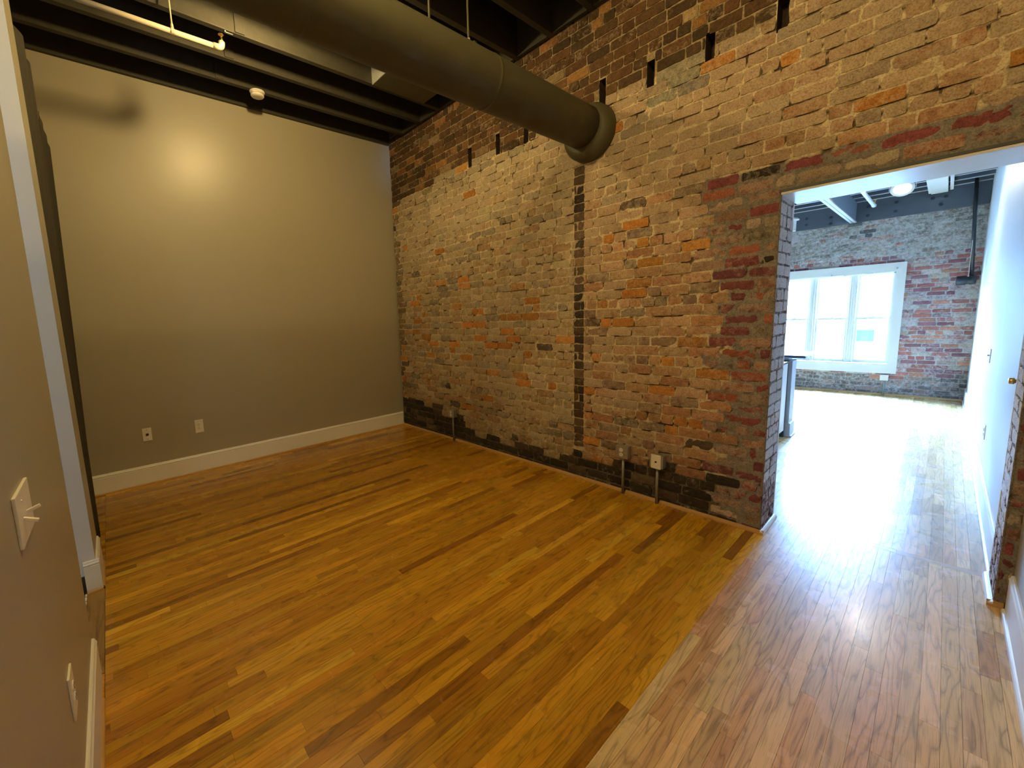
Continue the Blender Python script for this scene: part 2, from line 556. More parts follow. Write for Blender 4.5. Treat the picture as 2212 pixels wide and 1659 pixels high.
STEP = {}
def jamb_edge(z):
    """ragged toothed line where the rebuilt red quoin meets the old wall"""
    k = int(z / COURSE)
    if k not in STEP:
        r = random.Random(k * 31 + 5)
        f = min(1, z / 2.2)
        STEP[k] = 3.86 + 0.10 * (1 - f) - 0.04 * f + r.choice((-0.09, -0.03, 0, 0, 0.04, 0.08))
    return STEP[k]
def main_style(u, z, kind, rnd):
    n = fbm(u, z, 3.3, 1.7)
    n2 = fbm(u, z, 9.1, 0.7)
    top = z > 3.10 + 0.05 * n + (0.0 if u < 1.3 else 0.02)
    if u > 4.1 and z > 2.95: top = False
    lowline = 0.24 + 0.16 * n + (0.10 if u < 0.9 else 0) + 0.06 * math.sin(u * 2.1)
    low = z < lowline
    quoin = (u > jamb_edge(z) and z < 2.2) or (u > 3.72 + 0.25 * (z - 2.15) and 2.1 < z < 2.34 + 0.03 * n)
    shade = 1.0
    if kind == 'mortar':
        if quoin:
            return dict(col=(0.25, 0.22, 0.19), lime=0.05, depth=0.0026)
        if top:
            return dict(col=(0.33, 0.26, 0.15), lime=0.1, depth=0.006)
        if low:
            return dict(col=(0.16, 0.13, 0.095), lime=0.05, depth=0.006)
        dk = mnoise.noise(Vector((u * 11, z * 50, 1.7)))
        c = (0.68, 0.56, 0.36) if dk < 0.24 else (0.12, 0.085, 0.05)
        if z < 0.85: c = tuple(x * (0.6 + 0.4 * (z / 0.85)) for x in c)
        return dict(col=c, lime=0.3 if dk < 0.24 else 0.0, depth=0.0032 if dk < 0.24 else 0.010)
    if quoin:
        c = pick(rnd, [(6, (0.25, 0.072, 0.078)), (4, (0.18, 0.060, 0.072)), (2.6, (0.36, 0.125, 0.085)), (0.9, (0.30, 0.18, 0.13)), (1.4, (0.44, 0.34, 0.27)), (0.4, (0.04, 0.032, 0.03))])
        return dict(col=jit(rnd, c, .2), lime=rnd.choice((0.0, 0.05, 0.2, 0.55)), gap=rnd.uniform(0.013, 0.021), proud=-0.001, rough=0.003)
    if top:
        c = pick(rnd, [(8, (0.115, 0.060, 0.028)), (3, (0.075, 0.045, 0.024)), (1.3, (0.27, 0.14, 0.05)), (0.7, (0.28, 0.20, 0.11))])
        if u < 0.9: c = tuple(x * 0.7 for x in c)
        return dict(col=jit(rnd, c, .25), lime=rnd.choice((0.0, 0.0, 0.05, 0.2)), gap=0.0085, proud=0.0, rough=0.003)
    if low:
        c = pick(rnd, [(6, (0.040, 0.032, 0.024)), (2, (0.075, 0.052, 0.034)), (1, (0.12, 0.09, 0.06))])
        return dict(col=jit(rnd, c, .3), lime=rnd.choice((0, 0, 0.15)), gap=0.011, proud=0.0)
    if 3.44 < u < 3.74 and 2.90 < z < 3.12 + 0.05 * n:
        return dict(col=jit(rnd, (0.27, 0.24, 0.19), .1), lime=0.3, gap=0.003, proud=0.0)
    band = math.exp(-((z - 1.2) / 0.75) ** 2)
    po = 0.03 + 0.13 * band
    if rnd.random() < po:
        return dict(col=jit(rnd, (0.48, 0.22, 0.06), .18), lime=rnd.choice((0.0, 0.1, 0.3)), gap=0.009, proud=0.001)
    c = pick(rnd, [(6, (0.42, 0.315, 0.18)), (3.4, (0.40, 0.265, 0.145)), (2, (0.48, 0.385, 0.24)), (2.0, (0.28, 0.23, 0.165)), (0.3, (0.12, 0.095, 0.07))])
    if u > 2.9:
        c = (c[0] * 1.06, c[1] * 0.86, c[2] * 0.86)
    lime = 0.40 + 0.30 * n2 + 0.40 * max(0, min(1, (z - 1.9))) + rnd.uniform(-0.25, 0.25)
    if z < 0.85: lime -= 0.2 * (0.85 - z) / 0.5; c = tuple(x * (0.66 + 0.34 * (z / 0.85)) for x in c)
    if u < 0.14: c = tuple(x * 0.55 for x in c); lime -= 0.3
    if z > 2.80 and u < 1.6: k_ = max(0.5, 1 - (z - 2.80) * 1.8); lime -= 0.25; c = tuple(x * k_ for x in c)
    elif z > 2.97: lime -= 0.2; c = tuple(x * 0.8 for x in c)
    return dict(col=jit(rnd, c, .14), lime=max(0, min(0.95, lime)), gap=rnd.uniform(0.007, 0.011), proud=0.0, edge=(rnd.choice((0.2, 0.35, 0.8)), rnd.choice((0.4, 0.8, 0.95))))
JX0, JX1, HEAD = 4.188, 5.108, 2.155
HOLES = [(x - 0.026, x + 0.026, zb, zt) for x, zb, zt in ((1.54, 3.08, 3.27), (1.94, 3.08, 3.27), (2.29, 3.07, 3.26), (3.04, 3.075, 3.28), (3.405, 3.055, 3.24), (3.775, 3.06, 3.235), (4.14, 3.05, 3.24))]
GY = 0.015  # brick face
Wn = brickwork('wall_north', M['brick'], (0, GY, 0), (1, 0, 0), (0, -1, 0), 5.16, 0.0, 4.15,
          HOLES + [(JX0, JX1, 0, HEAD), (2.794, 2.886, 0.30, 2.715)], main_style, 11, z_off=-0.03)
tag(Wn, kind='structure')
def strip_style(u, z, kind, rnd):
    if kind == 'mortar':
        return dict(col=(0.40, 0.33, 0.22), lime=0.3, depth=0.004)
    k = 1.0 if (z < 1.65 or z > 2.25) else 1.7
    c = pick(rnd, [(4, (0.085, 0.055, 0.035)), (2, (0.045, 0.035, 0.028)), (2, (0.13, 0.085, 0.05))])
    return dict(col=tuple(x * k for x in jit(rnd, c, .2)), lime=0.05, gap=0.007, proud=-0.001)
s_ = brickwork('header_strip', M['brick'], (2.788, GY + 0.001, 0), (1, 0, 0), (0, -1, 0), 0.104, 0.30, 2.715, [], strip_style, 5, parent=Wn, nx=4, L=0.3, Hd=0.3, z_off=-0.03)
# core of the wall, set behind the brick skins
tag(bmobj('wall_core', boxes((0, 5.16, 0.13, 0.325, 2.16, 4.15), (0, JX0 - 0.02, 0.13, 0.325, 0, 2.16), (JX1 + 0.022, 5.16, 0.05, 0.325, 0, 2.16)), M['black'], Wn))
def white_style(u, z, kind, rnd):
    if kind == 'mortar':
        return dict(col=(0.20, 0.17, 0.15), lime=0.25, depth=0.0045)
    fade = max(0.0, min(1.0, (z - 0.15) / 0.5))
    c = pick(rnd, [(3, (0.30, 0.17, 0.13)), (2, (0.14, 0.06, 0.05))])
    if rnd.random() < 0.85 * fade: c = (0.80, 0.79, 0.78)
    return dict(col=jit(rnd, c, .1), lime=(0.30 + 0.62 * fade) * rnd.uniform(0.75, 1.05), gap=0.013, proud=0.0, rough=0.003)
brickwork('left_reveal', M['brickwhite'], (JX0, GY, 0), (0, 1, 0), (1, 0, 0), 0.325, 0.0, HEAD, [], white_style, 21, parent=Wn, nx=4, L=0.20, z_off=-0.03)
brickwork('right_reveal', M['brickwhite'], (JX1, GY + 0.325, 0), (0, -1, 0), (-1, 0, 0), 0.325, 0.0, HEAD, [], white_style, 22, parent=Wn, nx=4, L=0.20, z_off=-0.03)
# far-room side of the dividing wall
tag(wallbox('wall_north_far_side', M['bluewhite'], (-0.6, JX0, 0.325, 0.345, 0, 3.4), (JX1, 5.15, 0.325, 0.345, 0, 3.4), (JX0, JX1, 0.325, 0.345, HEAD, 3.4)))

# head of the opening: painted board over the passage with a dark steel edge
tag(bmobj('trim_1', boxes((JX0 - 0.0, JX1 + 0.03, -0.002, 0.40, 2.138, 2.152), bev=0.0015), M['white']), kind='structure')
tag(bmobj('trim_2', boxes((JX0 - 0.01, JX1 + 0.05, -0.006, 0.34, 2.1525, 2.166)), M['bluegrey']), kind='structure')

# ------------------------------------------------------------------ plaster walls
CEIL = 3.82
wallbox('wall_west', M['beige'], (-0.14, -0.015, -3.7, 0.30, 0, 4.15))
# south wall: near stretch, doorway, short pier, curtained recess
SY = -3.38
wallbox('wall_south', M['beige'], (2.605, 5.4, SY - 0.12, SY, 0, 4.15))
wallbox('wall_south_pier', M['beige'], (1.45, 1.80, SY - 0.12, SY, 0, 4.15))
wallbox('wall_recess_back', M['beige'], (-0.14, 1.80, -3.82, -3.70, 0, 4.15))
wallbox('wall_east', M['beige'], (5.155, 5.30, SY, 0.012, 0, 4.15), (5.165, 5.30, 0.012, 0.345, 0, 4.15))
# bathroom behind the doorway
wallbox('wall_bathroom_west', M['bluewhite'], (1.66, 1.80, -5.3, SY - 0.121, 0, 4.15), (1.801, 1.806, -5.2, SY - 0.0005, 0, 4.15))
wallbox('wall_bathroom_south', M['bluewhite'], (1.80, 4.1, -5.3, -5.2, 0, 4.15))
wallbox('wall_bathroom_east', M['bluewhite'], (4.0, 4.1, -5.2, SY - 0.12, 0, 4.15))
tag(bmobj('black_tile_base', boxes((1.806, 1.816, -5.2, SY - 0.057, 0, 0.105)), M['blacktile']), kind='structure').name = 'trim_3'

# baseboards
BB = [(0, 0), (0.015, 0), (0.015, 0.158), (0.0125, 0.160), (0.0125, 0.163), (0.0165, 0.166), (0.0165, 0.172), (0.013, 0.177), (0.010, 0.186), (0.006, 0.190), (0, 0.190)]
SHOE = [(0, 0), (0.0155, 0), (0.015, 0.006), (0.012, 0.012), (0.006, 0.0155), (0, 0.0165)]
def baseboard(name, p0, p1, nrm, mat=None, shoe=True, shoemat=None, sp0=None, sp1=None):
    o = bmobj(name, extrude_profile(BB, p0, p1, nrm), mat or M['white'])
    tag(o, kind='structure')
    if shoe:
        q0 = sp0 or p0
        q1 = sp1 or p1
        off = Vector(nrm) * 0.015
        bmobj('shoe_moulding', extrude_profile([(d * 0.7, z * 0.9) for d, z in SHOE], Vector(q0) + off, Vector(q1) + off, nrm), shoemat or M['oaktrim'], o)
    return o
baseboard('baseboard_west', (-0.015, -3.68), (-0.015, GY - 0.004), (1, 0))
baseboard('baseboard_south', (2.62, SY), (5.15, SY), (0, 1), sp0=(2.78, SY))
baseboard('baseboard_south_pier', (1.46, SY), (1.8055, SY), (0, 1))
baseboard('baseboard_doorway', (1.806, SY - 0.056), (1.806, SY + 0.0165), (1, 0))
baseboard('baseboard_east', (5.155, SY + 0.02), (5.155, -0.02), (-1, 0), shoemat=M['white'])
# quarter-round shoe along the brick
def quarter(name, p0, p1, nrm, mat):
    return tag(bmobj(name, extrude_profile([(d * 1.25, z * 1.5) for d, z in SHOE], p0, p1, nrm), mat), kind='structure')
qx = [0.0, 1.135 - 0.012, 1.135 + 0.012, 3.27 - 0.014, 3.27 + 0.014, 3.54 - 0.014, 3.54 + 0.014, JX0 + 0.018]
for k in range(4):
    quarter('trim_%d' % (4 + k), (qx[2 * k], GY - 0.001), (qx[2 * k + 1], GY - 0.001), (0, -1), M['oaktrim'])
quarter('trim_8', (JX0 + 0.001, GY - 0.018), (JX0 + 0.001, 0.345), (1, 0), M['white'])
quarter('trim_9', (JX1 - 0.001, GY - 0.018), (JX1 - 0.001, 0.345), (-1, 0), M['white'])
quarter('trim_10', (JX1 - 0.02, GY - 0.001), (5.138, GY - 0.001), (0, -1), M['oaktrim'])

# ------------------------------------------------------------------ floors
def boards(name, regions, mat, seed, axis=1, w=0.0495, align=4.21, cols=None, kind=None):
    rnd = random.Random(seed)
    V, F, C, O = [], [], [], []
    def quad(x0, x1, y0, y1, col, off):
        g = 0.00035
        b = len(V)
        zt = rnd.uniform(-0.00008, 0.00008)
        V.extend([(x0 + g, y0 + g, -0.006), (x1 - g, y0 + g, -0.006), (x1 - g, y1 - g, -0.006), (x0 + g, y1 - g, -0.006),
                  (x0 + g, y0 + g, zt), (x1 - g, y0 + g, zt), (x1 - g, y1 - g, zt), (x0 + g, y1 - g, zt)])
        for i in range(4):
            F.append((b + i, b + (i + 1) % 4, b + 4 + (i + 1) % 4, b + 4 + i))
        F.append((b + 4, b + 5, b + 6, b + 7))
        C.extend([col] * 8); O.extend([off] * 8)
    for (x0, x1, y0, y1, k0) in regions:
        a0, a1 = (x0, x1) if axis == 1 else (y0, y1)
        s = a0 if align is None else align - math.ceil((align - a0) / w) * w
        while s < a1 - 1e-6:
            p0, p1 = max(s, a0), min(s + w, a1)
            if p1 - p0 > 0.002:
                q0, q1 = (y0, y1) if axis == 1 else (x0, x1)
                t = q0 - rnd.uniform(0, 0.9)
                while t < q1:
                    ln = rnd.choice((0.28, 0.4, 0.55, 0.7, 0.9, 1.2, 1.6)) * rnd.uniform(0.85, 1.15)
                    r0, r1 = max(t, q0), min(t + ln, q1)
                    t += ln
                    if r1 - r0 < 0.004:
                        continue
                    c = jit(rnd, pick(rnd, cols), .10)
                    c = tuple(v * k0 for v in c)
                    off = (rnd.random(), rnd.random(), rnd.random())
                    if axis == 1: quad(p0, p1, r0, r1, c, off)
                    else: quad(r0, r1, p0, p1, c, off)
            s += w
    me = bpy.data.meshes.new(name)
    me.from_pydata(V, [], F)
    ca = me.color_attributes.new('board_col', 'FLOAT_COLOR', 'POINT')
    ca.data.foreach_set('color', np.array([(*c, 1.0) for c in C], dtype=np.float32).ravel())
    oa = me.attributes.new('board_off', 'FLOAT_VECTOR', 'POINT')
    oa.data.foreach_set('vector', np.array(O, dtype=np.float32).ravel())
    o = link(name, me, mat)
    return tag(o, kind='structure')
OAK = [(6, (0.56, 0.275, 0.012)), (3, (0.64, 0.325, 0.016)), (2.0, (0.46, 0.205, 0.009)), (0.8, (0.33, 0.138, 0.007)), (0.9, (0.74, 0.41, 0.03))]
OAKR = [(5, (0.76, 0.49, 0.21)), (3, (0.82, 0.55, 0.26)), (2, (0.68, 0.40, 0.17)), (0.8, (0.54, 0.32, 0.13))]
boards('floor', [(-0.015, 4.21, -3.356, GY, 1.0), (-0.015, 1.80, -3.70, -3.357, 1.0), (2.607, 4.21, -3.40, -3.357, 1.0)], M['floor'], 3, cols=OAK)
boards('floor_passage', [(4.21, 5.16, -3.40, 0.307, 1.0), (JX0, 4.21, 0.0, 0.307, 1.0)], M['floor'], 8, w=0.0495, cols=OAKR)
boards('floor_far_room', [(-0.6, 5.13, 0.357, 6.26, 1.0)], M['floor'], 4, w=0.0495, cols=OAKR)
boards('floor_threshold', [(JX0, JX1 + 0.02, 0.307, 0.357, 1.0)], M['oakx'], 5, axis=0, w=0.05, align=None, cols=[(1, (0.62, 0.43, 0.22))])
boards('floor_doorway_saddle', [(1.82, 2.605, -3.437, -3.357, 1.0)], M['oakx'], 6, axis=0, w=0.09, align=None, cols=[(1, (0.36, 0.19, 0.03))]).location.z = 0.0012
wallbox('floor_subfloor', M['black'], (-0.7, 5.4, -5.4, 6.6, -0.15, -0.01))
wallbox('floor_bathroom', M['tile'], (1.80, 4.0, -5.2, -3.438, -0.01, 0.0))

# ------------------------------------------------------------------ ceiling of the near room
ceil_ = wallbox('ceiling', M['black'], (-0.7, 5.6, -5.4, 0.33, 4.15, 4.25))
for k in range(0, 15):
    x = 0.002 + 0.37 * k
    if k == 0:
        b = (-0.015, 0.022, -3.7, GY - 0.002, 3.80, 4.15)
    else:
        b = (x - 0.025, x + 0.025, -3.7, GY - 0.002, 3.80, 4.15)
    bmobj('joist', boxes(b, bev=0.003), M['joist'], ceil_)
for k in range(1, 14):
    x = 0.002 + 0.37 * k + 0.0255
    bmobj('cleat', boxes((x, x + 0.012, -2.117, -2.045, 3.805, 4.15), bev=0.002), M['joist'], ceil_)
    if k < 13:
        bmobj('blocking', boxes((x, x + 0.318, -0.035, -0.005, 3.80, 4.15)), M['joist'], ceil_)

# ------------------------------------------------------------------ things in the near room
# round duct through the brick
d = empty('round_duct', (2.937, GY, 2.942), 'thick charcoal round air duct hanging under the ceiling and entering the brick wall', 'duct')
prof = [(0.150, -3.3)]
y = -3.3
for j in (-2.35, -1.18):
    prof += [(0.150, j - 0.02), (0.150, j - 0.006), (0.1525, j - 0.003), (0.1525, j + 0.003), (0.150, j + 0.006), (0.150, j + 0.02)]
prof += [(0.150, -0.30)]
bmobj('duct_pipe', lathe([(r, h - GY) for r, h in prof] + [(0.150, -0.10)], (2.937, GY, 2.942), 'Y', 64), M['duct'], d, True)
bmobj('wall_collar', lathe([(0.152, -0.115), (0.172, -0.112), (0.200, -0.075), (0.210, -0.05), (0.212, 0.0), (0.212, 0.005)], (2.945, GY, 2.915), 'Y', 64), M['duct'], d, True)
for yy in (-1.604, -1.31):
    h = empty('duct_hanger', (2.937, yy, 3.09), {-1.604: 'thin plain wire duct hanger, second from the brick wall', -1.31: 'thin duct hanger rod with dark strap bracket, nearest the brick wall'}[yy], 'hanger')
    bmobj('rod', tubes([(2.937, yy, 3.0935), (2.937, yy, 4.15)], 0.0055, 8), M['duct'], h)
    if yy == -1.31:
        bmobj('strap_bracket', boxes((2.895, 2.979, yy - 0.022, yy + 0.022, 3.0935, 3.105), (2.922, 2.952, yy - 0.03, yy + 0.03, 3.105, 3.128), (2.972, 2.995, yy - 0.011, yy + 0.011, 3.0885, 3.100), (2.885, 2.900, yy - 0.011, yy + 0.011, 3.0885, 3.100), bev=0.002), M['joist'], h)
        bmobj('nut', lathe([(0.011, 3.125), (0.011, 3.14)], (2.937, yy, 0), 'Z', 6), M['boxsteel'], h)

# rectangular branch duct between joists
v = empty('branch_duct', (1.28, -0.6, 3.81), 'flat boxed branch duct with a pale metal end, set between ceiling joists', 'duct')
bmobj('box_body', boxes((1.139, 1.452, -0.880, -0.26, 3.789, 4.12), bev=0.002), M['duct'], v)
bmobj('end_panel', boxes((1.139, 1.452, -0.8865, -0.8805, 3.789, 4.12), bev=0.001), M['tin'], v)
bmobj('rivet', lathe([(0.006, -0.8885), (0.006, -0.886)], (1.43, 0, 3.803), 'Y', 10), M['slot'], v)

# sprinkler pipe
s = empty('sprinkler_pipe', (1.115, -2.24, 3.62), 'cream painted sprinkler pipe running under the black joists towards a brass head', 'pipe')
PZ = 3.615
bmobj('pipe_run', tubes([(1.20, -3.37, PZ), (1.20, -2.29, PZ)], 0.0175, 20), M['pipe'], s, True)
el = [(1.20, -2.30, PZ), (1.20, -2.27, PZ)] + [(1.20, -2.27 + 0.03 * math.sin(a), PZ + 0.03 - 0.03 * math.cos(a)) for a in (0.4, 0.8, 1.2, 1.57)] + [(1.20, -2.24, PZ + 0.045)]
bmobj('elbow', tubes(el, 0.0225, 20), M['pipe'], s, True)
hd = bmobj('sprinkler_head', lathe([(0.012, 0.045), (0.014, 0.058), (0.008, 0.062), (0.007, 0.075)], (1.20, -2.24, PZ), 'Z', 16), M['brass'], s, True)
bmobj('head_frame', tube(tubes([(1.186, -2.24, PZ + 0.06), (1.183, -2.24, PZ + 0.078), (1.20, -2.24, PZ + 0.094)], 0.003, 8), [(1.214, -2.24, PZ + 0.06), (1.217, -2.24, PZ + 0.078), (1.20, -2.24, PZ + 0.094)], 0.003, 8), M['brass'], s)
bmobj('deflector', lathe([(0.0, 0.094), (0.019, 0.095), (0.019, 0.098), (0.0, 0.099)], (1.20, -2.24, PZ), 'Z', 18, close=False), M['brass'], s)
h = empty('pipe_hanger', (1.20, -2.56, PZ), 'thin rod hanger holding the cream sprinkler pipe', 'hanger')
bmobj('rod', tubes([(1.20, -2.56, PZ + 0.03), (1.20, -2.56, 4.15)], 0.005, 8), M['pipe'], h)
bmobj('clevis', lathe([(0.0185, -0.010), (0.0215, -0.010), (0.0215, 0.010), (0.0185, 0.010)], (1.20, -2.56, PZ), 'Y', 20, close=False), M['pipe'], h)
bmobj('rod_nut', lathe([(0.009, 0.021), (0.011, 0.026), (0.009, 0.048)], (1.20, -2.56, PZ), 'Z', 8), M['pipe'], h)
# thin loose clip on a joist
tag(bmobj('metal_clip', boxes((1.118, 1.124, -2.19, -2.13, 3.789, 3.793), (1.118, 1.13, -2.19, -2.182, 3.789, 3.7995)), M['tin']), 'tiny bright metal clip under the lit ceiling joist', 'clip')

# smoke detector
sd = empty('smoke_detector', (0.352, -1.745, 3.80), 'round cream smoke detector fixed under a black ceiling joist', 'smoke detector')
bmobj('base_plate', lathe([(0.068, 0.0), (0.070, -0.006), (0.066, -0.012), (0.060, -0.014)], (0.372, -1.745, 3.80), 'Z', 40), M['whiteplastic'], sd, True)
bmobj('cover', lathe([(0.054, -0.012), (0.057, -0.016), (0.062, -0.020), (0.062, -0.040), (0.056, -0.047), (0.030, -0.050), (0.0, -0.051)], (0.372, -1.745, 3.80), 'Z', 40, close=False), M['whiteplastic'], sd, True)
bmobj('vent_ring', lathe([(0.0625, -0.026), (0.0632, -0.026), (0.0632, -0.029), (0.0625, -0.029)], (0.372, -1.745, 3.80), 'Z', 40, close=False), M['slot'], sd)

# bare bulbs on ceiling lampholders
bulb = emit('warm_bulb', LAMP_COL, 1.0)
def lamp(loc, strength, label):
    t = empty('ceiling_lamp', (loc[0], loc[1], 3.80), label, 'lamp')
    m = emit('warm_bulb', LAMP_COL, strength)
    top = max(3.80, loc[2] + 0.085)
    jx = round((loc[0] - 0.002) / 0.37) * 0.37 + 0.002
    bmobj('lampholder', lathe([(0.050, top), (0.052, top - 0.012), (0.030, top - 0.03), (0.020, top - 0.05), (0.018, loc[2] + 0.045)], (loc[0], loc[1], 0), 'Z', 24), M['whiteplastic'], t, True)
    bmobj('mounting_bar', boxes((jx - 0.2, jx + 0.22, loc[1] - 0.02, loc[1] + 0.02, top, top + 0.006)), M['joist'], t)
    prof = [(0.014, 0.050), (0.018, 0.038)] + [(0.046 * math.sin(a), 0.046 * math.cos(a)) for a in np.linspace(0.55, PI - 0.12, 9)] + [(0.002, -0.046)]
    bmobj('bulb', lathe(prof, loc, 'Z', 24), m, t, True)
lamp(*LAMPS[0], 'glowing bare ceiling bulb hidden behind the round duct')
t = empty('bathroom_daylight_fill', (3.55, -4.15, 4.15), 'added unseen cool globe standing in for daylight in the bathroom beyond the doorway', 'lamp')  # unseen globe added in place of the bathroom's daylight
bmobj('canopy', lathe([(0.06, 4.149), (0.06, 4.13), (0.02, 4.11)], (3.55, -4.15, 0), 'Z', 24), M['white'], t)
bmobj('stem', tubes([(3.55, -4.15, 4.12), (3.55, -4.15, 2.68)], 0.008, 8), M['white'], t)
bmobj('globe', lathe([(0.10 * math.sin(a), 2.6 + 0.10 * math.cos(a)) for a in np.linspace(0.1, PI - 0.1, 12)], (3.55, -4.15, 0), 'Z', 24), emit('cool_globe', (0.70, 0.88, 1.0), 27.0), t, True)
lamp(*LAMPS[1], 'glowing bare ceiling bulb above the passage near the viewer')
lamp(*LAMPS[2], 'added unseen fill bulb above the left wall switch, between joists')

# ---- wall plates
def screw(bm, c, axis, r=0.003):
    pass
def duplex(parent, c, nrm, mat, w=0.0):
    """two receptacle faces, centre c on plane, nrm 'x+','y-'..."""
    for s in (0.019, -0.019):
        ax = nrm[0]
        sg = 1 if nrm[1] == '+' else -1
        zc = c[2] + s
        if ax == 'x':
            f = lathe([(0.0155, 0), (0.0155, sg * 0.002), (0.0145, sg * 0.003)], (c[0], c[1], zc), 'X', 24)
            r = bmobj('receptacle', f, mat, parent)
            sl = boxes(*[(min(c[0] + sg * 0.003, c[0] + sg * 0.0036), max(c[0] + sg * 0.003, c[0] + sg * 0.0036), c[1] + a - 0.0012, c[1] + a + 0.0012, zc - 0.001, zc + 0.008) for a in (-0.006, 0.006)],
                       (min(c[0] + sg * 0.003, c[0] + sg * 0.0036), max(c[0] + sg * 0.003, c[0] + sg * 0.0036), c[1] - 0.002, c[1] + 0.002, zc - 0.010, zc - 0.006))
        else:
            f = lathe([(0.0155, 0), (0.0155, sg * 0.002), (0.0145, sg * 0.003)], (c[0], c[1], zc), 'Y', 24)
            r = bmobj('receptacle', f, mat, parent)
            sl = boxes(*[(c[0] + a - 0.0012, c[0] + a + 0.0012, min(c[1] + sg * 0.003, c[1] + sg * 0.0036), max(c[1] + sg * 0.003, c[1] + sg * 0.0036), zc - 0.001, zc + 0.008) for a in (-0.006, 0.006)],
                       (c[0] - 0.002, c[0] + 0.002, min(c[1] + sg * 0.003, c[1] + sg * 0.0036), max(c[1] + sg * 0.003, c[1] + sg * 0.0036), zc - 0.010, zc - 0.006))
        bmobj('slots', sl, M['slot'], r)
# beige wall: cable jack + outlet
XW = -0.015
t = empty('jack_plate', (XW, -2.980, 0.494), 'cream phone jack wall plate on the beige wall, left of the double outlet', 'wall plate')
bmobj('plate', boxes((XW, XW + 0.005, -3.018, -2.944, 0.431, 0.557), bev=0.0015), M['whiteplastic'], t)
bmobj('jack', boxes((XW + 0.004, XW + 0.010, -2.991, -2.969, 0.484, 0.504), bev=0.001), M['slot'], t)
bmobj('screw', lathe([(0.003, XW + 0.005), (0.003, XW + 0.0065)], (0, -2.980, 0.540), 'X', 10), M['slot'], t)
bmobj('screw', lathe([(0.003, XW + 0.005), (0.003, XW + 0.0065)], (0, -2.980, 0.448), 'X', 10), M['slot'], t)
t = empty('wall_outlet', (XW, -2.535, 0.488), 'cream double outlet plate on the beige wall above the baseboard', 'outlet')
bmobj('plate', boxes((XW, XW + 0.005, -2.574, -2.497, 0.420, 0.556), bev=0.0015), M['whiteplastic'], t)
duplex(t, (XW + 0.005, -2.535, 0.488), 'x+', M['whiteplastic'])

# brick wall: surface boxes on conduits
def surface_box(x, zc, w, hgt, label, kind):
    t = empty('surface_outlet', (x, GY, 0), label, 'outlet' if kind != 'jack' else 'wall plate')
    dep = 0.055
    y1, y0 = GY - 0.002, GY - 0.002 - dep
    bmobj('box', boxes((x - w / 2, x + w / 2, y0, y1, zc - hgt / 2, zc + hgt / 2), bev=0.003), M['boxsteel'], t)
    bmobj('conduit', tubes([(x, GY - 0.03, zc - hgt / 2), (x, GY - 0.03, 0.0)], 0.0105, 16), M['conduit'], t, True)
    bmobj('connector', lathe([(0.0145, zc - hgt / 2), (0.0145, zc - hgt / 2 - 0.014), (0.012, zc - hgt / 2 - 0.018)], (x, GY - 0.03, 0), 'Z', 16), M['boxsteel'], t)
    if kind == 'duplex':
        bmobj('cover_plate', boxes((x - w / 2 + 0.001, x + w / 2 - 0.001, y0 - 0.004, y0, zc - hgt / 2 + 0.001, zc + hgt / 2 - 0.001), bev=0.002), M['boxsteel'], t)
        duplex(t, (x - 0.004, y0 - 0.004, zc), 'y-', M['whiteplastic'])
    else:
        bmobj('cover_plate', boxes((x - 0.036, x + 0.036, y0 - 0.006, y0, zc - 0.055, zc + 0.055), bev=0.002), M['whiteplastic'], t)
        bmobj('jack', boxes((x - 0.006, x + 0.006, y0 - 0.008, y0 - 0.0055, zc - 0.006, zc + 0.005)), M['slot'], t)
surface_box(1.135, 0.346, 0.098, 0.095, 'grey metal outlet box on a conduit, on the brick wall nearest the beige wall', 'duplex')
surface_box(3.270, 0.357, 0.100, 0.100, 'grey metal double outlet box with white sockets, left of the white jack plate', 'duplex')
surface_box(3.540, 0.345, 0.100, 0.102, 'white jack plate on a grey box and conduit, on the brick wall nearest the opening', 'jack')

# near left wall: double switch and outlet seen edge on
t = empty('light_switch', (3.52, SY, 1.09), 'white double switch plate with two toggles on the left wall close to the viewer', 'switch')
bmobj('plate', boxes((3.425, 3.600, SY, SY + 0.007, 1.030, 1.150), bev=0.002), M['whiteplastic'], t)
for xx, a in ((3.548, 0.45), (3.502, -0.35)):
    tg = bmobj('toggle', boxes((-0.0045, 0.0045, 0, 0.027, -0.0035, 0.0035), bev=0.001), M['whiteplastic'], t)
    tg.matrix_parent_inverse = Matrix.Identity(4)
    tg.matrix_local = Matrix.Translation(Vector((xx, SY + 0.006, 1.085)) - t.location) @ Matrix.Rotation(-a, 4, 'X')
bmobj('screw', lathe([(0.003, SY + 0.006), (0.003, SY + 0.009)], (3.54, 0, 1.125), 'Y', 10), M['whiteplastic'], t)
t = empty('wall_outlet', (3.31, SY, 0.45), 'cream outlet plate low on the left wall below the double switch', 'outlet')
bmobj('plate', boxes((3.265, 3.345, SY, SY + 0.006, 0.385, 0.520), bev=0.002), M['whiteplastic'], t)
duplex(t, (3.305, SY + 0.006, 0.452), 'y+', M['whiteplastic'])

